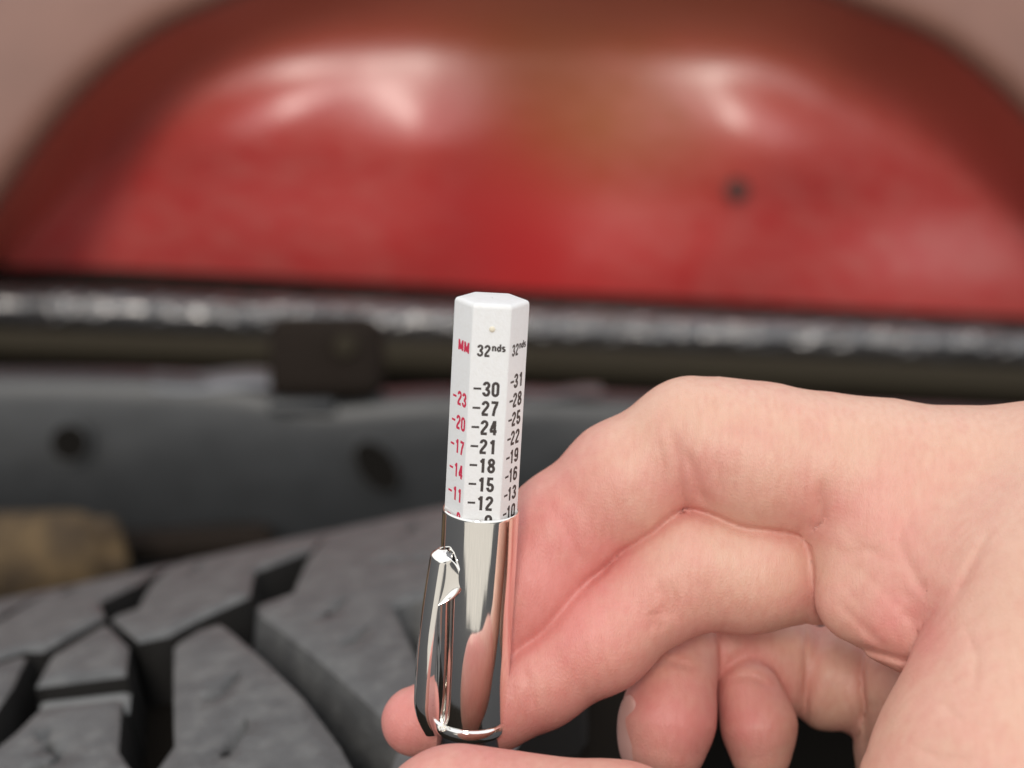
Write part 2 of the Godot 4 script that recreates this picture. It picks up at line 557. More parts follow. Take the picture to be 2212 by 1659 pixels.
func tread_block(poly: PackedVector2Array, base: Vector3, nb: FastNoiseLite, top := TYRE_R, slope := 0.0008) -> ArrayMesh:
	if Geometry2D.is_polygon_clockwise(poly):
		poly.reverse()
	# even spacing round the outline
	var ring := PackedVector2Array()
	for i in poly.size():
		var a := poly[i]
		var b := poly[(i + 1) % poly.size()]
		var n := maxi(1, int((b - a).length() / 0.003))
		for k in n:
			ring.append(a.lerp(b, k / float(n)))
	var inner := Geometry2D.offset_polygon(poly, -0.0011, Geometry2D.JOIN_ROUND)
	if inner.is_empty():
		return null
	var inn := PackedVector2Array()
	for p in ring:                      # nearest point of the inset outline for every point of the outline
		var best := Vector2()
		var bd := 1e9
		var po: PackedVector2Array = inner[0]
		for i in po.size():
			var q := Geometry2D.get_closest_point_to_segment(p, po[i], po[(i + 1) % po.size()])
			var dd := q.distance_squared_to(p)
			if dd < bd:
				bd = dd
				best = q
		inn.append(best)
	var st := SurfaceTool.new()
	st.begin(Mesh.PRIMITIVE_TRIANGLES)
	st.set_smooth_group(0)
	var n := ring.size()
	var flare := PackedVector2Array()
	for i in n:                         # the walls lean out towards the groove floor
		var tg := (ring[(i + 1) % n] - ring[(i + n - 1) % n]).normalized()
		flare.append(ring[i] + Vector2(tg.y, -tg.x) * slope)
	# wall, bevel and top each have points of their own, so that the edges between them stay hard
	var rings := [[flare, TYRE_R - 0.015], [ring, top - 0.0009], [ring, top - 0.0009], [inn, top], [inn, top]]
	for r in rings.slice(2):
		for p in r[0]:
			st.add_vertex(tread_point(p.x, p.y / TYRE_R, r[1]) - base)
	var walls := SurfaceTool.new()
	walls.begin(Mesh.PRIMITIVE_TRIANGLES)
	walls.set_smooth_group(0)
	for r in rings.slice(0, 2):
		for p in r[0]:
			walls.add_vertex(tread_point(p.x, p.y / TYRE_R, r[1]) - base)
	for i in n:
		for x in [i, (i + 1) % n, i + n, (i + 1) % n, (i + 1) % n + n, i + n]:
			walls.add_index(x)
	walls.generate_normals()
	for i in n:
		var a: int = i
		var b: int = (i + 1) % n
		for x in [a, b, a + n, b, b + n, a + n]:
			st.add_index(x)
	# top: points inside, joined
	var pts := PackedVector2Array()
	var where := PackedInt32Array()
	for i in n:
		pts.append(inn[i])
	var box := Rect2(inn[0], Vector2.ZERO)
	for p in inn:
		box = box.expand(p)
	var step := 0.004
	var x0 := box.position.x
	while x0 < box.end.x:
		var y0 := box.position.y
		while y0 < box.end.y:
			var p := Vector2(x0 + rng.randf() * 0.001, y0 + rng.randf() * 0.001)
			if Geometry2D.is_point_in_polygon(p, inner[0]):
				var near := false
				for q in inn:
					if q.distance_squared_to(p) < 0.0000035:
						near = true
						break
				if not near:
					pts.append(p)
					st.add_vertex(tread_point(p.x, p.y / TYRE_R, top + 0.00025 * nb.get_noise_2d(p.x, p.y)) - base)
			y0 += step
		x0 += step
	for sp in sipes:                    # narrow cuts: a sunk line between two lips
		for i in sp.size() - 1:
			var a: Vector2 = sp[i]
			var c: Vector2 = sp[i + 1]
			var side := (c - a).normalized().orthogonal() * 0.0009
			var m := maxi(2, int((c - a).length() / 0.0011))
			for k in m + 1:
				var q := a.lerp(c, k / float(m))
				if Geometry2D.is_point_in_polygon(q, inner[0]):
					for z in [[Vector2.ZERO, 0.0045], [side, 0.0], [-side, 0.0]]:
						if Geometry2D.is_point_in_polygon(q + z[0], inner[0]):
							pts.append(q + z[0])
							st.add_vertex(tread_point(q.x + z[0].x, (q.y + z[0].y) / TYRE_R, top - z[1]) - base)
	var tris := Geometry2D.triangulate_delaunay(pts)
	for i in tris.size() / 3:
		var c := (pts[tris[i * 3]] + pts[tris[i * 3 + 1]] + pts[tris[i * 3 + 2]]) / 3.0
		if Geometry2D.is_point_in_polygon(c, inn):
			var ids := [tris[i * 3], tris[i * 3 + 1], tris[i * 3 + 2]]
			var ar := (pts[ids[1]] - pts[ids[0]]).cross(pts[ids[2]] - pts[ids[0]])
			if ar < 0.0:
				ids = [ids[0], ids[2], ids[1]]
			for x in ids:
				st.add_index(2 * n + x)
	st.generate_normals()
	var m := st.commit()
	walls.commit(m)
	m.surface_set_material(0, M.lit_dusty_rubber if top < TYRE_R else M.rubber)
	m.surface_set_material(1, M.rubber if slope > 0.002 else M.wall_shade_rubber)  # the lit wall keeps the top rubber, the rest get painted shade
	return m

# ------------------------------------------------------------------ gauge
var g_xf: Transform3D

func ring_sheet(profile: Array, seg := 64) -> ArrayMesh:      # lathe round y: [radius, y] in millimetres
	var st := SurfaceTool.new()
	st.begin(Mesh.PRIMITIVE_TRIANGLES)
	st.set_smooth_group(0)
	for p in profile:
		for j in seg:
			var a := TAU * j / seg
			st.add_vertex(Vector3(sin(a) * p[0], p[1], cos(a) * p[0]) * 0.001)
	for i in profile.size() - 1:
		for j in seg:
			var a := i * seg + j
			var b := i * seg + (j + 1) % seg
			for k in [a, a + seg, b, b, a + seg, b + seg]:
				st.add_index(k)
	st.generate_normals()
	return st.commit()

func hexagon(apothem: float, r: float, seg := 6) -> PackedVector2Array:     # rounded hexagon outline
	var out := PackedVector2Array()
	var corner := apothem / cos(PI / 6)
	var cr := corner - r / cos(PI / 6)
	for k in 6:
		var a := PI / 6 + k * PI / 3
		for j in seg + 1:
			var b := a - PI / 6 + PI / 3 * j / seg
			out.append(Vector2(sin(a), cos(a)) * cr + Vector2(sin(b), cos(b)) * r)
	return out

func build_gauge() -> void:
	var axis := Vector3(sin(deg_to_rad(3.3)) * cos(deg_to_rad(14.0)), cos(deg_to_rad(3.3)) * cos(deg_to_rad(14.0)), sin(deg_to_rad(14.0))).normalized()
	var right := axis.cross(Vector3(0, 0, 1)).normalized()
	var fwd := right.cross(axis).normalized()
	g_xf = Transform3D(view.basis * Basis(right, axis, fwd), at(1039, 1099, 0.206))
	var foot := g_xf * Vector3(0, -0.060, 0)
	var o := thing("tread_depth_gauge", "chrome pocket tread depth gauge with white numbered plunger held upright", "tread gauge", foot)
	o.basis = g_xf.basis
	var up := Vector3(0, 0.060, 0)
	# white hexagonal plunger
	var top := 26.6
	var ap := 3.92
	var rows := []
	for k in [[0.0, -20.0], [0.0, top - 0.62], [0.03, top - 0.42], [0.10, top - 0.24], [0.22, top - 0.11], [0.38, top - 0.035], [0.56, top], [2.2, top + 0.02], [3.85, top + 0.02]]:
		var row := PackedVector3Array()
		for p in hexagon(ap - k[0], maxf(0.25, 0.9 * k[0]) if k[0] < 1.0 else 0.02):
			row.append(Vector3(p.x, k[1], p.y) * 0.001)
		rows.append(row)
	var turn := Basis.from_euler(Vector3(0, deg_to_rad(2.0), 0))
	var plunger := part("plunger", sheet(rows, [], Vector3.ZERO, true), M.white_plastic, o, Transform3D(turn, up))
	var dot := SphereMesh.new()
	dot.radius = 0.00036
	dot.height = 0.0004
	part("moulding_dot", dot, M.cream_dot, plunger, Transform3D(Basis.from_euler(Vector3(PI / 2, 0, 0)), Vector3(0.1, 23.6, ap + 0.02) * 0.001))
	# printing: face turn, first mark, last mark, where mark 0 is, millimetres a mark, ink, height, right edge of the figures, middle and length of the dash
	for f in [[0.0, 30, -1, 2.0 - 12.0 * 0.79375, 0.79375, M.ink_black, 1.80, 1.30, -1.28, 0.92], [60.0, 31, 8, 1.95 - 12.0 * 0.79375, 0.79375, M.ink_black, 1.74, 1.50, -1.05, 0.85], [-60.0, 23, 6, 14.55 - 23.0, 1.0, M.ink_red, 1.72, 1.72, -1.05, 0.85]]:
		var b := Basis.from_euler(Vector3(0, deg_to_rad(f[0]), 0))
		var n: int = f[1]
		while n > f[2] and f[3] + n * f[4] > -2.0:
			var y: float = f[3] + n * f[4]
			letters("number", str(n), f[6], Vector3(f[7], y, ap), b, f[5], plunger, 1.0 if f[0] == 0.0 else 1.12)
			var bm := BoxMesh.new()
			bm.size = Vector3(f[9], 0.26, 0.02) * 0.001
			part("mark", bm, f[5], plunger, Transform3D(b, b * (Vector3(f[8], y + (0.02 if f[0] >= 0.0 else 0.05), ap + 0.004) * 0.001)))
			n -= 3
		if f[0] < 0.0:
			letters("unit_text", "MM", 1.30, Vector3(1.80, 21.05, ap), b, f[5], plunger, 1.45)
		else:
			var x: float = 0.0
			letters("unit_text", "32", 1.42, Vector3(x, 20.95, ap), b, f[5], plunger)
			letters("unit_text", "nds", 1.12, Vector3(x + 1.68, 21.26, ap), b, f[5], plunger)
	# chrome sleeve with a rolled rim and a stepped lower end
	var ro := 4.76
	var sleeve := part("sleeve", ring_sheet([[4.45, -28.0], [4.45, -0.3], [4.47, -0.08], [4.53, 0.02], [4.62, 0.04], [4.70, -0.02], [4.75, -0.16], [ro, -0.4], [ro, -14.0], [ro, -27.5], [4.70, -27.66], [4.50, -27.72], [4.50, -27.86], [4.74, -27.95], [4.80, -28.1], [4.83, -28.5], [4.80, -29.0], [4.66, -29.4], [4.40, -29.6], [4.0, -29.65]], 96), M.chrome, o, Transform3D(Basis(), up))
	part("lower_tube", ring_sheet([[4.1, -28.6], [4.1, -60.0], [3.0, -60.0]], 64), M.dark_steel, o, Transform3D(Basis(), up))
	# pocket clip: a channel bent from sheet
	var az := deg_to_rad(-57.0)
	var cb := Basis.from_euler(Vector3(0, az, 0))
	var path := []            # [y, radial distance of the clip's crown, half width]
	var nk := 110
	rows = []
	var under := []
	for i in nk + 1:
		var t := i / float(nk)
		var y := lerpf(-4.5, -29.4, t)
		var off := 1.75 + 1.5 * sin(minf(t * 1.35, 1.0) * PI * 0.5) - 1.7 * pow(maxf(t - 0.80, 0.0) / 0.20, 2.0)
		if t < 0.04:
			off -= 0.7 * pow(1.0 - t / 0.04, 2.0)
		var hw := 1.5 + 0.12 * sin(t * PI)
		if t > 0.94:
			hw *= sqrt(maxf(0.06, 1.0 - pow((t - 0.94) / 0.06, 2.0)))
		if t < 0.05:
			hw *= sqrt(maxf(0.25, 1.0 - pow((0.05 - t) / 0.05, 2.0)))
		# the half-round ear on the near side grows out of the channel's edge and lies against the sleeve
		var ear := 0.03
		var ey := (y + 8.0) / 3.1
		if absf(ey) < 1.0:
			ear = maxf(0.03, (off + 0.25) * pow(1.0 - ey * ey, 0.75))
		var row := PackedVector3Array()
		for j in 17:
			var a := lerpf(-1.45, 1.45, j / 16.0)
			row.append(Vector3(sin(a) * hw, y, ro + off - 0.95 * (1.0 - cos(a))) * 0.001)
		var e0 := Vector2(sin(1.45) * hw, ro + off - 0.95 * (1.0 - cos(1.45)))
		for j in 6:
			var q := (j + 1) / 6.0
			row.append(Vector3(e0.x + ear * 0.50 * q * q, y, e0.y - ear * q) * 0.001)
		for j in 6:
			var q := 1.0 - j / 5.0
			row.append(Vector3(e0.x - 0.28 + ear * 0.50 * q * q, y, e0.y - ear * q) * 0.001)
		for j in 17:
			var a := lerpf(1.40, -1.45, j / 16.0)
			row.append(Vector3(sin(a) * maxf(hw - 0.30, 0.05), y, ro + off - 0.30 - 0.8 * (1.0 - cos(a))) * 0.001)
		rows.append(row)
	# close both ends
	for q in [[0, true], [nk, false]]:
		var src: PackedVector3Array = rows[q[0] if q[1] else rows.size() - 1]
		var mid := PackedVector3Array()
		var n := src.size()
		for j in n:
			mid.append((src[j] + src[n - 1 - j]) / 2.0)
		if q[1]:
			rows.push_front(mid)
		else:
			rows.push_back(mid)
	var clip := part("pocket_clip", sheet(rows, [], Vector3.ZERO, true), M.chrome, o, Transform3D(cb, up))
	part("clip_root", rounded_box(Vector3(2.3, 6.2, 2.3) * 0.001, 0.0009), M.dark_steel, clip, Transform3D(Basis(), Vector3(0.15, -7.9, ro + 0.1) * 0.001))

func arc(c: Vector2, rx: float, ry: float, a0: float, a1: float) -> Array:
	var out := []
	var n := maxi(4, int(absf(a1 - a0) / 15.0))
	for k in n + 1:
		var a := deg_to_rad(lerpf(a0, a1, k / float(n)))
		out.append(c + Vector2(cos(a) * rx, sin(a) * ry))
	return out

func glyph(ch: String) -> Array:      # [advance, centre lines of its strokes]; a capital is 1 high
	match ch:
		"0":
			var l := arc(Vector2(0.25, 0.74), 0.165, 0.185, 0, 180) + arc(Vector2(0.25, 0.26), 0.165, 0.185, 180, 360)
			return [0.60, [l + [l[0], l[1]]]]
		"1": return [0.60, [[Vector2(0.10, 0.76), Vector2(0.20, 0.80), Vector2(0.285, 0.93)], [Vector2(0.30, 0.0), Vector2(0.30, 1.0)]]]
		"2": return [0.60, [arc(Vector2(0.25, 0.735), 0.165, 0.19, 185, -15) + [Vector2(0.36, 0.57), Vector2(0.20, 0.36), Vector2(0.105, 0.20), Vector2(0.085, 0.075)], [Vector2(0.02, 0.075), Vector2(0.44, 0.075)]]]
		"3": return [0.60, [arc(Vector2(0.245, 0.745), 0.16, 0.18, 180, -60) + [Vector2(0.27, 0.535), Vector2(0.19, 0.53)], [Vector2(0.20, 0.525)] + arc(Vector2(0.245, 0.275), 0.175, 0.20, 75, -180)]]
		"4": return [0.60, [[Vector2(0.30, 0.95), Vector2(0.075, 0.30)], [Vector2(0.02, 0.265), Vector2(0.48, 0.265)], [Vector2(0.335, 0.0), Vector2(0.335, 1.0)]]]
		"5": return [0.60, [[Vector2(0.43, 0.925), Vector2(0.125, 0.925), Vector2(0.10, 0.48)], arc(Vector2(0.25, 0.30), 0.17, 0.225, 150, -180)]]
		"6":
			return [0.60, [arc(Vector2(0.25, 0.74), 0.165, 0.185, 5, 180) + arc(Vector2(0.25, 0.26), 0.165, 0.185, 180, 360) + arc(Vector2(0.25, 0.40), 0.165, 0.18, 0, 170)]]
		"7": return [0.60, [[Vector2(0.03, 0.925), Vector2(0.40, 0.925), Vector2(0.385, 0.80), Vector2(0.26, 0.46), Vector2(0.185, 0.0)]]]
		"8":
			var a := arc(Vector2(0.25, 0.745), 0.15, 0.18, -90, 270)
			var b := arc(Vector2(0.25, 0.285), 0.17, 0.21, 90, 450)
			return [0.60, [a + [a[1]], b + [b[1]]]]
		"9":
			var l := []
			for st in glyph("6")[1]:
				var k := []
				for p in st:
					k.append(Vector2(0.5, 1.0) - p)
				l.append(k)
			return [0.60, l]
		"M": return [0.74, [[Vector2(0.08, 0.0), Vector2(0.08, 1.0)], [Vector2(0.09, 0.97), Vector2(0.31, 0.10)], [Vector2(0.31, 0.10), Vector2(0.53, 0.97)], [Vector2(0.54, 0.0), Vector2(0.54, 1.0)]]]
		"n": return [0.50, [[Vector2(0.07, 0.22), Vector2(0.07, 0.78)], arc(Vector2(0.21, 0.58), 0.14, 0.13, 165, 0) + [Vector2(0.35, 0.22)]]]
		"d":
			var a := arc(Vector2(0.22, 0.47), 0.14, 0.21, 0, 360)
			return [0.52, [a + [a[1]], [Vector2(0.37, 0.22), Vector2(0.37, 1.0)]]]
		"s": return [0.40, [arc(Vector2(0.20, 0.61), 0.12, 0.105, 30, 250) + [Vector2(0.22, 0.48)] + arc(Vector2(0.20, 0.37), 0.13, 0.11, 70, -150)]]
	return [0.3, []]

func letters(called: String, s: String, height: float, right_mid: Vector3, b: Basis, m: Material, parent: Node3D, wide := 1.0) -> void:
	var st := SurfaceTool.new()
	st.begin(Mesh.PRIMITIVE_TRIANGLES)
	st.set_normal(Vector3(0, 0, 1))
	var width := -0.12
	for ch in s:
		width += glyph(ch)[0]
	var x := -width
	var count := 0
	var th := 0.096
	var lift := 0.006
	for ch in s:
		var g := glyph(ch)
		for line in g[1]:
			var n: int = line.size()
			for i in n:
				var p: Vector2 = line[i]
				var d0: Vector2 = (p - line[i - 1]).normalized() if i > 0 else (line[1] - p).normalized()
				var d1: Vector2 = (line[i + 1] - p).normalized() if i < n - 1 else d0
				var t := (d0 + d1).normalized()
				var side := Vector2(-t.y, t.x) * th / maxf(0.5, t.dot(d0))
				for q in [p + side, p - side]:
					st.add_vertex(Vector3((x + q.x) * height * wide, (q.y - 0.5) * height, lift) * 0.001)
				if i > 0:
					var k := count + i * 2
					for e in [k - 2, k, k - 1, k - 1, k, k + 1]:
						st.add_index(e)
			count += n * 2
			lift += 0.003
		x += g[0]
	part(called, st.commit(), m, parent, Transform3D(b, b * (right_mid * 0.001)))

# ------------------------------------------------------------------ hand
# bones: two joints in (u, v, millimetres towards the camera from the gauge, radius in view units); every group of bones is one finger
var b_a := PackedVector3Array()
var b_ab := PackedVector3Array()
var b_inv := PackedFloat32Array()
var b_ra := PackedFloat32Array()
var b_dr := PackedFloat32Array()
var b_g := PackedInt32Array()
var cr_pts := []
var hn: FastNoiseLite

func joint(k: Array) -> Vector3:          # millimetres, camera axes
	return cam_at(k[0], k[1], 0.206 - k[2] * 0.001) * 1000.0

func jr(k: Array) -> float:
	return k[3] * (206.0 - k[2]) / LENS

func bone(group: int, a: Array, b: Array) -> void:
	b_a.append(joint(a))
	var ab := joint(b) - joint(a)
	b_ab.append(ab)
	b_inv.append(1.0 / maxf(ab.length_squared(), 0.0001))
	b_ra.append(jr(a))
	b_dr.append(jr(b) - jr(a))
	b_g.append(group)

func chain(group: int, js: Array) -> void:
	for i in js.size() - 1:
		bone(group, js[i], js[i + 1])

func crease(group: int, width: float, depth: float, pts: Array) -> void:
	var box := Rect2(pts[0][0], pts[0][1], 0, 0)
	var l := PackedVector2Array()
	for p in pts:
		box = box.expand(Vector2(p[0], p[1]))
		l.append(Vector2(p[0], p[1]))
	cr_pts.append([group, width, depth, box.grow(width * 2.5), l])

var used := PackedInt32Array()            # the bones that matter in the block now being filled
var gd := PackedFloat32Array()
var near_group := 0
var fold := 0.0

const FOLDS: Array[bool] = [false, false, true, true, true, true, false, false, true, true, false, false]
const K_IN := 2.6
const GROUP_K: Array[float] = [1.0, 1.8, 1.1, 0.9, 0.7, 0.7, 5.0, 1.5, 0.9, 0.9, 0.7, 0.5]
func field(p: Vector3) -> float:
	gd.fill(1e3)
	for i in used:
		var q := p - b_a[i]
		var ab := b_ab[i]
		var h := clampf(q.dot(ab) * b_inv[i], 0.0, 1.0)
		var d := (q - ab * h).length() - b_ra[i] - b_dr[i] * h
		var g := b_g[i]
		var o := gd[g]
		if o > 900.0:
			gd[g] = d
		else:
			var ki := 4.5 if g == 0 else K_IN
			var k := maxf(ki - absf(o - d), 0.0) / ki
			gd[g] = minf(o, d) - k * k * ki * 0.25
	var f := gd[0]
	var best := gd[0]
	near_group = 0
	var second := 1e3
	var second_group := 0
	for g in range(1, 12):
		var d := gd[g]
		if d > 900.0:
			continue
		var kk := GROUP_K[g]
		if g == 6:
			kk = lerpf(7.0, 0.8, smoothstep(-22.0, -30.0, p.y))
		if d < best:
			second = best
			second_group = near_group
			best = d
			near_group = g
		elif d < second:
			second = d
			second_group = g
		var k := maxf(kk - absf(f - d), 0.0) / kk
		f = minf(f, d) - k * k * kk * 0.25
	# where two fingers touch, the skin folds in between them
	fold = 0.0
	if second < 2.6 and (FOLDS[near_group] or FOLDS[second_group]):
		f += 0.34 * exp(-(second - best) * (second - best) * 1.3) * smoothstep(2.6, 1.2, second)
		fold = exp(-(second - best) * (second - best) * 0.7)
	return f

func detail(p: Vector3) -> float:         # creases and the slight unevenness of flesh, in millimetres
	var f := 0.0
	var uv := Vector2(p.x / -p.z * LENS + 1106.0, -p.y / -p.z * LENS + 829.5)
	for c in cr_pts:
		if (c[0] < 0 or c[0] == near_group) and (c[3] as Rect2).has_point(uv):
			var l: PackedVector2Array = c[4]
			var best := 1e9
			var along := 0.0
			for i in l.size() - 1:
				var q := Geometry2D.get_closest_point_to_segment(uv, l[i], l[i + 1])
				var dd := q.distance_squared_to(uv)
				if dd < best:
					best = dd
					along = (i + q.distance_to(l[i]) / maxf(1.0, l[i].distance_to(l[i + 1]))) / (l.size() - 1.0)
			var w: float = c[1]
			f += c[2] * exp(-best / (w * w)) * smoothstep(0.0, 0.35, along) * smoothstep(1.0, 0.7, along)
	f += 0.10 * hn.get_noise_3dv(p)
	return f

func full(p: Vector3) -> float:
	return field(p) + detail(p)

func build_hand() -> void:
	var t0 := Time.get_ticks_msec()
	hn = noise(0.11, 2, 71)
	gd.resize(12)
	# 0 palm
	chain(0, [[1900, 1042, -9, 172], [2300, 1085, -6, 205], [2700, 1300, -6, 300]])
	chain(0, [[1905, 1235, -11, 140], [2250, 1270, -6, 200]])
	chain(0, [[1853, 1292, -3, 92], [1960, 1325, 0, 104], [2120, 1390, 3, 140]])
	chain(0, [[1975, 1475, -20, 120], [2060, 1700, -20, 170], [2500, 1800, -14, 300]])
	chain(0, [[2700, 1400, -6, 330], [3400, 2000, -6, 420]])
	chain(0, [[2100, 1150, -4, 120], [2230, 1200, 2, 150]])
	chain(0, [[1888, 1150, -5, 122], [2060, 1240, 0, 145]])
	chain(0, [[1772, 1160, -9, 36], [1840, 1180, -7, 80]])
	# 1 index
	chain(1, [[1900, 1030, -9, 168], [1790, 1010, -9, 152], [1640, 990, -9, 156], [1520, 955, -9, 136]])
	chain(1, [[1520, 955, -9, 134], [1480, 945, -9.5, 112], [1350, 1040, -11, 128], [1215, 1145, -12.5, 120]])
	chain(1, [[1215, 1145, -12.5, 118], [1140, 1260, -12, 122], [1060, 1370, -11, 100]])
	# 2 middle
	chain(2, [[1900, 1235, -12, 120], [1750, 1235, -12, 104], [1620, 1225, -11.5, 130], [1470, 1245, -11, 112]])
	chain(2, [[1620, 1225, -11.5, 128], [1500, 1215, -10.5, 122], [1430, 1265, -11, 112], [1290, 1375, -10.5, 118], [1160, 1465, -11, 104]])
	chain(2, [[1160, 1465, -11, 104], [1050, 1520, -11, 100], [900, 1558, -11.5, 76]])
	# 3 ring
	chain(3, [[1990, 1520, -24, 110], [1900, 1500, -26, 112]])
	chain(8, [[1845, 1478, -26, 108], [1800, 1465, -27, 116]])
	chain(9, [[1690, 1436, -28, 116], [1560, 1396, -26, 104]])
	chain(10, [[1935, 1560, -23, 100], [1985, 1700, -23, 130]])
	chain(4, [[1525, 1380, -27, 60], [1480, 1405, -22, 74], [1456, 1480, -18, 82], [1442, 1560, -16, 95], [1436, 1618, -15.5, 84]])
	# little finger
	chain(5, [[1552, 1372, -29, 44], [1590, 1425, -25, 58], [1618, 1490, -21, 62], [1640, 1570, -19, 73], [1645, 1632, -18.5, 62]])
	# 6 ball of the thumb, 7 thumb
	chain(6, [[2420, 1130, 2, 230], [2320, 1350, 8, 290], [2190, 1700, 15, 305], [2000, 2050, 18, 270]])
	chain(7, [[2000, 2050, 18, 240], [1480, 1935, 15, 200], [1330, 1850, 14, 192], [985, 1790, 12.6, 180]])
	# creases
	crease(1, 13.0, 0.34, [[1442, 900], [1458, 960], [1470, 1030], [1478, 1100], [1500, 1135]])
	crease(1, 13.0, 0.40, [[1472, 960], [1492, 1000], [1510, 1060], [1548, 1112]])
	crease(1, 12.0, 0.26, [[1172, 1075], [1215, 1130], [1245, 1190], [1278, 1240]])
	crease(1, 16.0, 0.55, [[1790, 1020], [1772, 1070], [1772, 1130], [1760, 1165]])
	crease(0, 16.0, 0.45, [[1790, 1020], [1772, 1070], [1772, 1150]])
	crease(2, 14.0, 0.22, [[1420, 1240], [1440, 1300], [1432, 1345]])
	crease(2, 9.0, 0.25, [[1402, 1320], [1412, 1330], [1410, 1370]])
	crease(2, 14.0, 0.2, [[1120, 1430], [1145, 1480], [1150, 1540]])
	crease(0, 10.0, 0.5, [[1800, 1375], [1880, 1405], [1950, 1425], [2010, 1440]])
	crease(0, 12.0, 0.2, [[1790, 1280], [1850, 1340], [1900, 1390], [2000, 1430]])
	crease(0, 14.0, 0.22, [[1990, 1070], [1940, 1170], [1985, 1260], [2050, 1320]])
	crease(0, 12.0, 0.4, [[2150, 1130], [2095, 1230], [2050, 1320]])
	crease(6, 12.0, 0.3, [[2150, 1130], [2095, 1230], [2050, 1320]])
	crease(0, 15.0, 0.16, [[1780, 1200], [1900, 1190], [1990, 1150]])
	crease(0, 13.0, 0.10, [[1800, 1120], [1860, 1180], [1930, 1215], [2000, 1225]])
	crease(0, 12.0, 0.10, [[1830, 1210], [1890, 1260], [1960, 1330], [2000, 1400]])
	crease(0, 13.0, 0.10, [[1930, 1060], [1960, 1130], [2010, 1200]])
	crease(0, 11.0, 0.07, [[1800, 1230], [1850, 1300], [1890, 1380]])
	crease(0, 11.0, 0.06, [[1890, 1290], [1940, 1280], [1990, 1300]])
	crease(0, 11.0, 0.07, [[1900, 1350], [1950, 1330], [2000, 1345]])
	crease(10, 9.0, 0.3, [[1880, 1440], [1930, 1490], [2000, 1520]])
	crease(10, 9.0, 0.25, [[1890, 1500], [1950, 1550], [1990, 1560]])
	crease(6, 10.0, 0.16, [[2080, 1330], [2110, 1420], [2100, 1520]])
	crease(6, 10.0, 0.14, [[2010, 1500], [2080, 1560], [2180, 1580]])
	crease(6, 10.0, 0.14, [[1950, 1600], [2030, 1640], [2120, 1640]])
	crease(1, 7.0, 0.12, [[1545, 960], [1550, 1020], [1560, 1080]])
	crease(1, 7.0, 0.10, [[1420, 930], [1430, 990], [1450, 1060]])
	crease(1, 9.0, 0.10, [[1195, 1080], [1235, 1130], [1265, 1190]])
	crease(2, 8.0, 0.16, [[1446, 1250], [1462, 1300], [1458, 1350]])
	crease(2, 7.0, 0.14, [[1426, 1290], [1436, 1330], [1430, 1370]])
	crease(-1, 7.0, 0.4, [[1744, 1300], [1741, 1440], [1744, 1590]])
	crease(-1, 7.0, 0.35, [[1862, 1380], [1865, 1500], [1872, 1660]])
	crease(4, 10.0, 0.3, [[1380, 1440], [1440, 1425], [1530, 1450]])
	crease(5, 10.0, 0.3, [[1560, 1470], [1620, 1460], [1680, 1490]])
	# grid, in millimetres; wider cells where the picture ends
	var xs := PackedFloat32Array()
	var x := -20.0
	while x < 130.0:
		xs.append(x)
		x += 0.48 if x < 64.0 else minf(4.0, 0.48 + (x - 64.0) * 0.12)
	var ys := PackedFloat32Array()
	var y := -86.0
	while y < 8.0:
		ys.append(y)
		y += 0.48 if y > -50.0 else minf(4.0, 0.48 + (-50.0 - y) * 0.14)
	var zs := PackedFloat32Array()
	var z := -246.0
	while z < -160.0:
		zs.append(z)
		z += 0.5 if z > -232.0 else 1.5
	while xs.size() % 6 != 1:
		xs.append(xs[-1] + 3.0)
	while ys.size() % 6 != 1:
		ys.append(ys[-1] + 0.48)
	while zs.size() % 6 != 1:
		zs.append(zs[-1] + 1.0)
	var nx := xs.size()
	var ny := ys.size()
	var nz := zs.size()
	var f := PackedFloat32Array()
	f.resize(nx * ny * nz)
	f.fill(1e4)
	var every := PackedInt32Array(range(b_a.size()))
	var verts := PackedVector3Array()
	var norms := PackedVector3Array()
	var tints := PackedColorArray()
	var blocks := []
	for bk in (nz - 1) / 6:
		for bj in (ny - 1) / 6:
			for bi in (nx - 1) / 6:
				var lo := Vector3(xs[bi * 6], ys[bj * 6], zs[bk * 6])
				var hi := Vector3(xs[bi * 6 + 6], ys[bj * 6 + 6], zs[bk * 6 + 6])
				var c := (lo + hi) / 2.0
				var rad := (hi - lo).length() / 2.0 + 1.2
				used = every
				var d := field(c)
				if absf(d) > rad + 0.8:
					continue
				var mine := PackedInt32Array()
				for i in every:
					var q := c - b_a[i]
					var h := clampf(q.dot(b_ab[i]) * b_inv[i], 0.0, 1.0)
					if (q - b_ab[i] * h).length() - b_ra[i] - b_dr[i] * h < d + 2.0 * rad + 4.0:
						mine.append(i)
				used = mine
				blocks.append([bi, bj, bk, mine])
				for k in range(bk * 6, bk * 6 + 7):
					for j in range(bj * 6, bj * 6 + 7):
						for i in range(bi * 6, bi * 6 + 7):
							var id := (k * ny + j) * nx + i
							if f[id] > 5e3:
								var p := Vector3(xs[i], ys[j], zs[k])
								var w := field(p)
								f[id] = w + detail(p) if absf(w) < 1.6 else w
	#print("hand field ms ", Time.get_ticks_msec() - t0, " blocks ", blocks.size())
	var vid := {}
	var idx := PackedInt32Array()
	var off := [0, 1, nx, nx + 1, nx * ny, nx * ny + 1, nx * ny + nx, nx * ny + nx + 1]
	var edges := [[0, 1], [2, 3], [4, 5], [6, 7], [0, 2], [1, 3], [4, 6], [5, 7], [0, 4], [1, 5], [2, 6], [3, 7]]
	var eps := 0.12
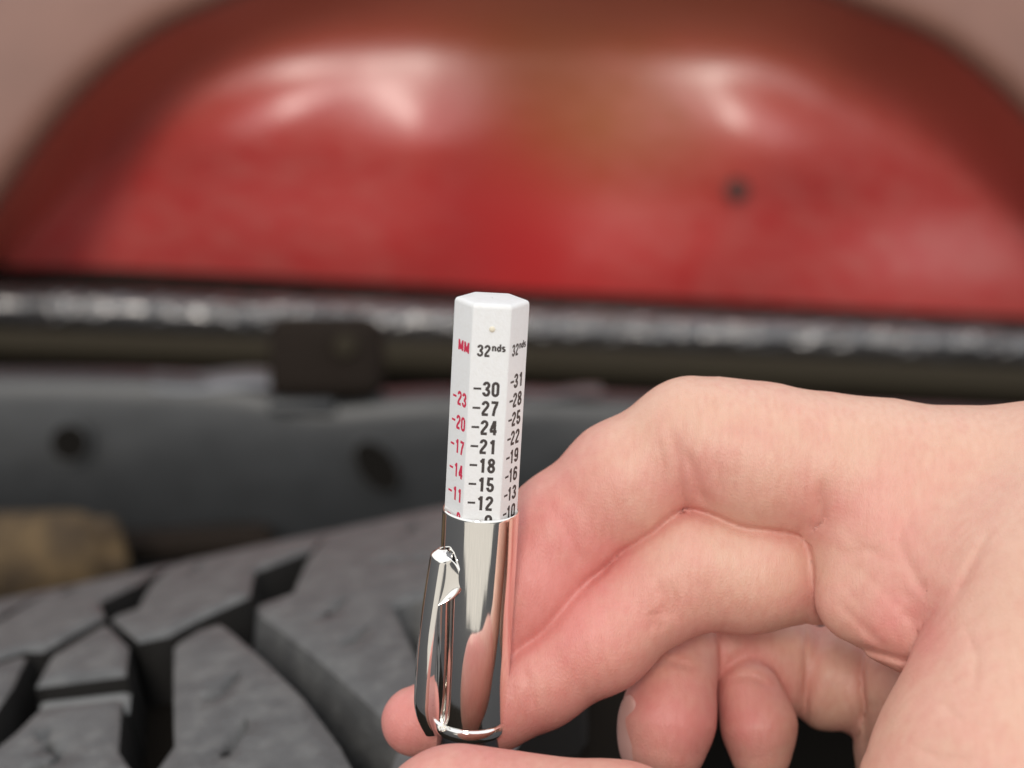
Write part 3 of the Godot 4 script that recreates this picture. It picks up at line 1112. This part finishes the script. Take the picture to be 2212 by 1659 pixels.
	for bl in blocks:
		used = bl[3]
		for k in range(bl[2] * 6, bl[2] * 6 + 6):
			for j in range(bl[1] * 6, bl[1] * 6 + 6):
				for i in range(bl[0] * 6, bl[0] * 6 + 6):
					var id := (k * ny + j) * nx + i
					var s := f[id] < 0.0
					var mixed := false
					for q in 7:
						if (f[id + off[q + 1]] < 0.0) != s:
							mixed = true
							break
					if not mixed:
						continue
					var sum := Vector3.ZERO
					var cnt := 0
					for e in edges:
						var fa := f[id + off[e[0]]]
						var fb := f[id + off[e[1]]]
						if (fa < 0.0) != (fb < 0.0):
							var t := fa / (fa - fb)
							var pa := Vector3(xs[i + (e[0] & 1)], ys[j + ((e[0] >> 1) & 1)], zs[k + (e[0] >> 2)])
							var pb := Vector3(xs[i + (e[1] & 1)], ys[j + ((e[1] >> 1) & 1)], zs[k + (e[1] >> 2)])
							sum += pa.lerp(pb, t)
							cnt += 1
					var p := sum / cnt
					var w := full(p)
					var n := Vector3(full(p + Vector3(eps, 0, 0)), full(p + Vector3(0, eps, 0)), full(p + Vector3(0, 0, eps))) - Vector3.ONE * w
					var nl := n.length() / eps
					n = n.normalized()
					p -= n * clampf(w / maxf(nl, 0.5), -0.3, 0.3)
					vid[id] = verts.size()
					verts.append(p)
					norms.append(n)
					tints.append(skin_tint(p, n))
	for bl in blocks:
		for k in range(bl[2] * 6, bl[2] * 6 + 6):
			for j in range(bl[1] * 6, bl[1] * 6 + 6):
				for i in range(bl[0] * 6, bl[0] * 6 + 6):
					var id := (k * ny + j) * nx + i
					if not vid.has(id):
						continue
					var s := f[id] < 0.0
					for ax in 3:
						var st := 1 if ax == 0 else (nx if ax == 1 else nx * ny)
						if (f[id + st] < 0.0) == s:
							continue
						var u := nx if ax == 0 else (nx * ny if ax == 1 else 1)
						var v := nx * ny if ax == 0 else (1 if ax == 1 else nx)
						var q := [id, id - u, id - u - v, id - v]
						if not (vid.has(q[1]) and vid.has(q[2]) and vid.has(q[3])):
							continue
						var r := [vid[q[0]], vid[q[1]], vid[q[2]], vid[q[3]]]
						if not s:
							r.reverse()
						idx.append_array(PackedInt32Array([r[0], r[2], r[1], r[0], r[3], r[2]]))
	# to the place where the hand is
	var base := at(2700, 1900, 0.206)
	for i in verts.size():
		verts[i] = view * (verts[i] * 0.001) - base
		norms[i] = view.basis * norms[i]
	var arr := []
	arr.resize(Mesh.ARRAY_MAX)
	arr[Mesh.ARRAY_VERTEX] = verts
	arr[Mesh.ARRAY_NORMAL] = norms
	arr[Mesh.ARRAY_COLOR] = tints
	arr[Mesh.ARRAY_INDEX] = idx
	var am := ArrayMesh.new()
	am.add_surface_from_arrays(Mesh.PRIMITIVE_TRIANGLES, arr)
	var o := thing("hand", "bare hand pinching the gauge, palm and curled fingers turned to the viewer", "hand", base)
	part("skin", am, M.skin, o)
	# the nail of the ring finger, seen from its edge
	var nail := SphereMesh.new()
	nail.radius = 0.5
	nail.height = 1.0
	part("fingernail", nail, M.nail, o, Transform3D(view.basis * Basis.from_euler(Vector3(0.0, -1.02, -0.03)) * Basis.from_scale(Vector3(5.0, 9.6, 1.7) * 0.001), at(1359, 1580, 0.2199) - base))
	#print("hand ms ", Time.get_ticks_msec() - t0, " verts ", verts.size())

var spots := [[1230, 1250, 150, 1.0], [1120, 1180, 140, 0.9], [1080, 1330, 160, 1.0], [1240, 1010, 130, 0.5], [1480, 1060, 90, 0.7], [1770, 1110, 90, 0.6], [1640, 1000, 130, 0.2], [1420, 1300, 120, 0.45], [1200, 1450, 150, 0.5], [1080, 1560, 120, 0.8], [860, 1560, 130, 1.0], [1960, 1340, 110, 0.8], [1930, 1130, 140, 0.45], [1440, 1560, 130, 1.0], [1620, 1560, 110, 0.9], [1600, 1420, 130, 0.5], [1760, 1300, 60, 0.3], [1090, 1640, 300, 0.35], [2050, 1600, 180, 0.2]]
func skin_tint(p: Vector3, _n: Vector3) -> Color:
	var uv := Vector2(p.x / -p.z * LENS + 1106.0, -p.y / -p.z * LENS + 829.5)
	var pink := 0.0
	for s in spots:
		var q: float = Vector2(uv.x - s[0], uv.y - s[1]).length_squared() / (s[2] * s[2])
		if q < 4.0:
			pink = pink + (1.0 - pink) * s[3] * exp(-q)
	var blot := hn.get_noise_3dv(p * 0.9 + Vector3(50, 0, 0))
	pink = clampf(pink + 0.22 * blot + 0.16 * hn.get_noise_3dv(p * 4.0), 0.0, 1.0)
	pink = clampf(pink + 0.22 * fold, 0.0, 1.0)
	return Color(0.69, 0.425, 0.32).lerp(Color(0.66, 0.255, 0.225), pink)
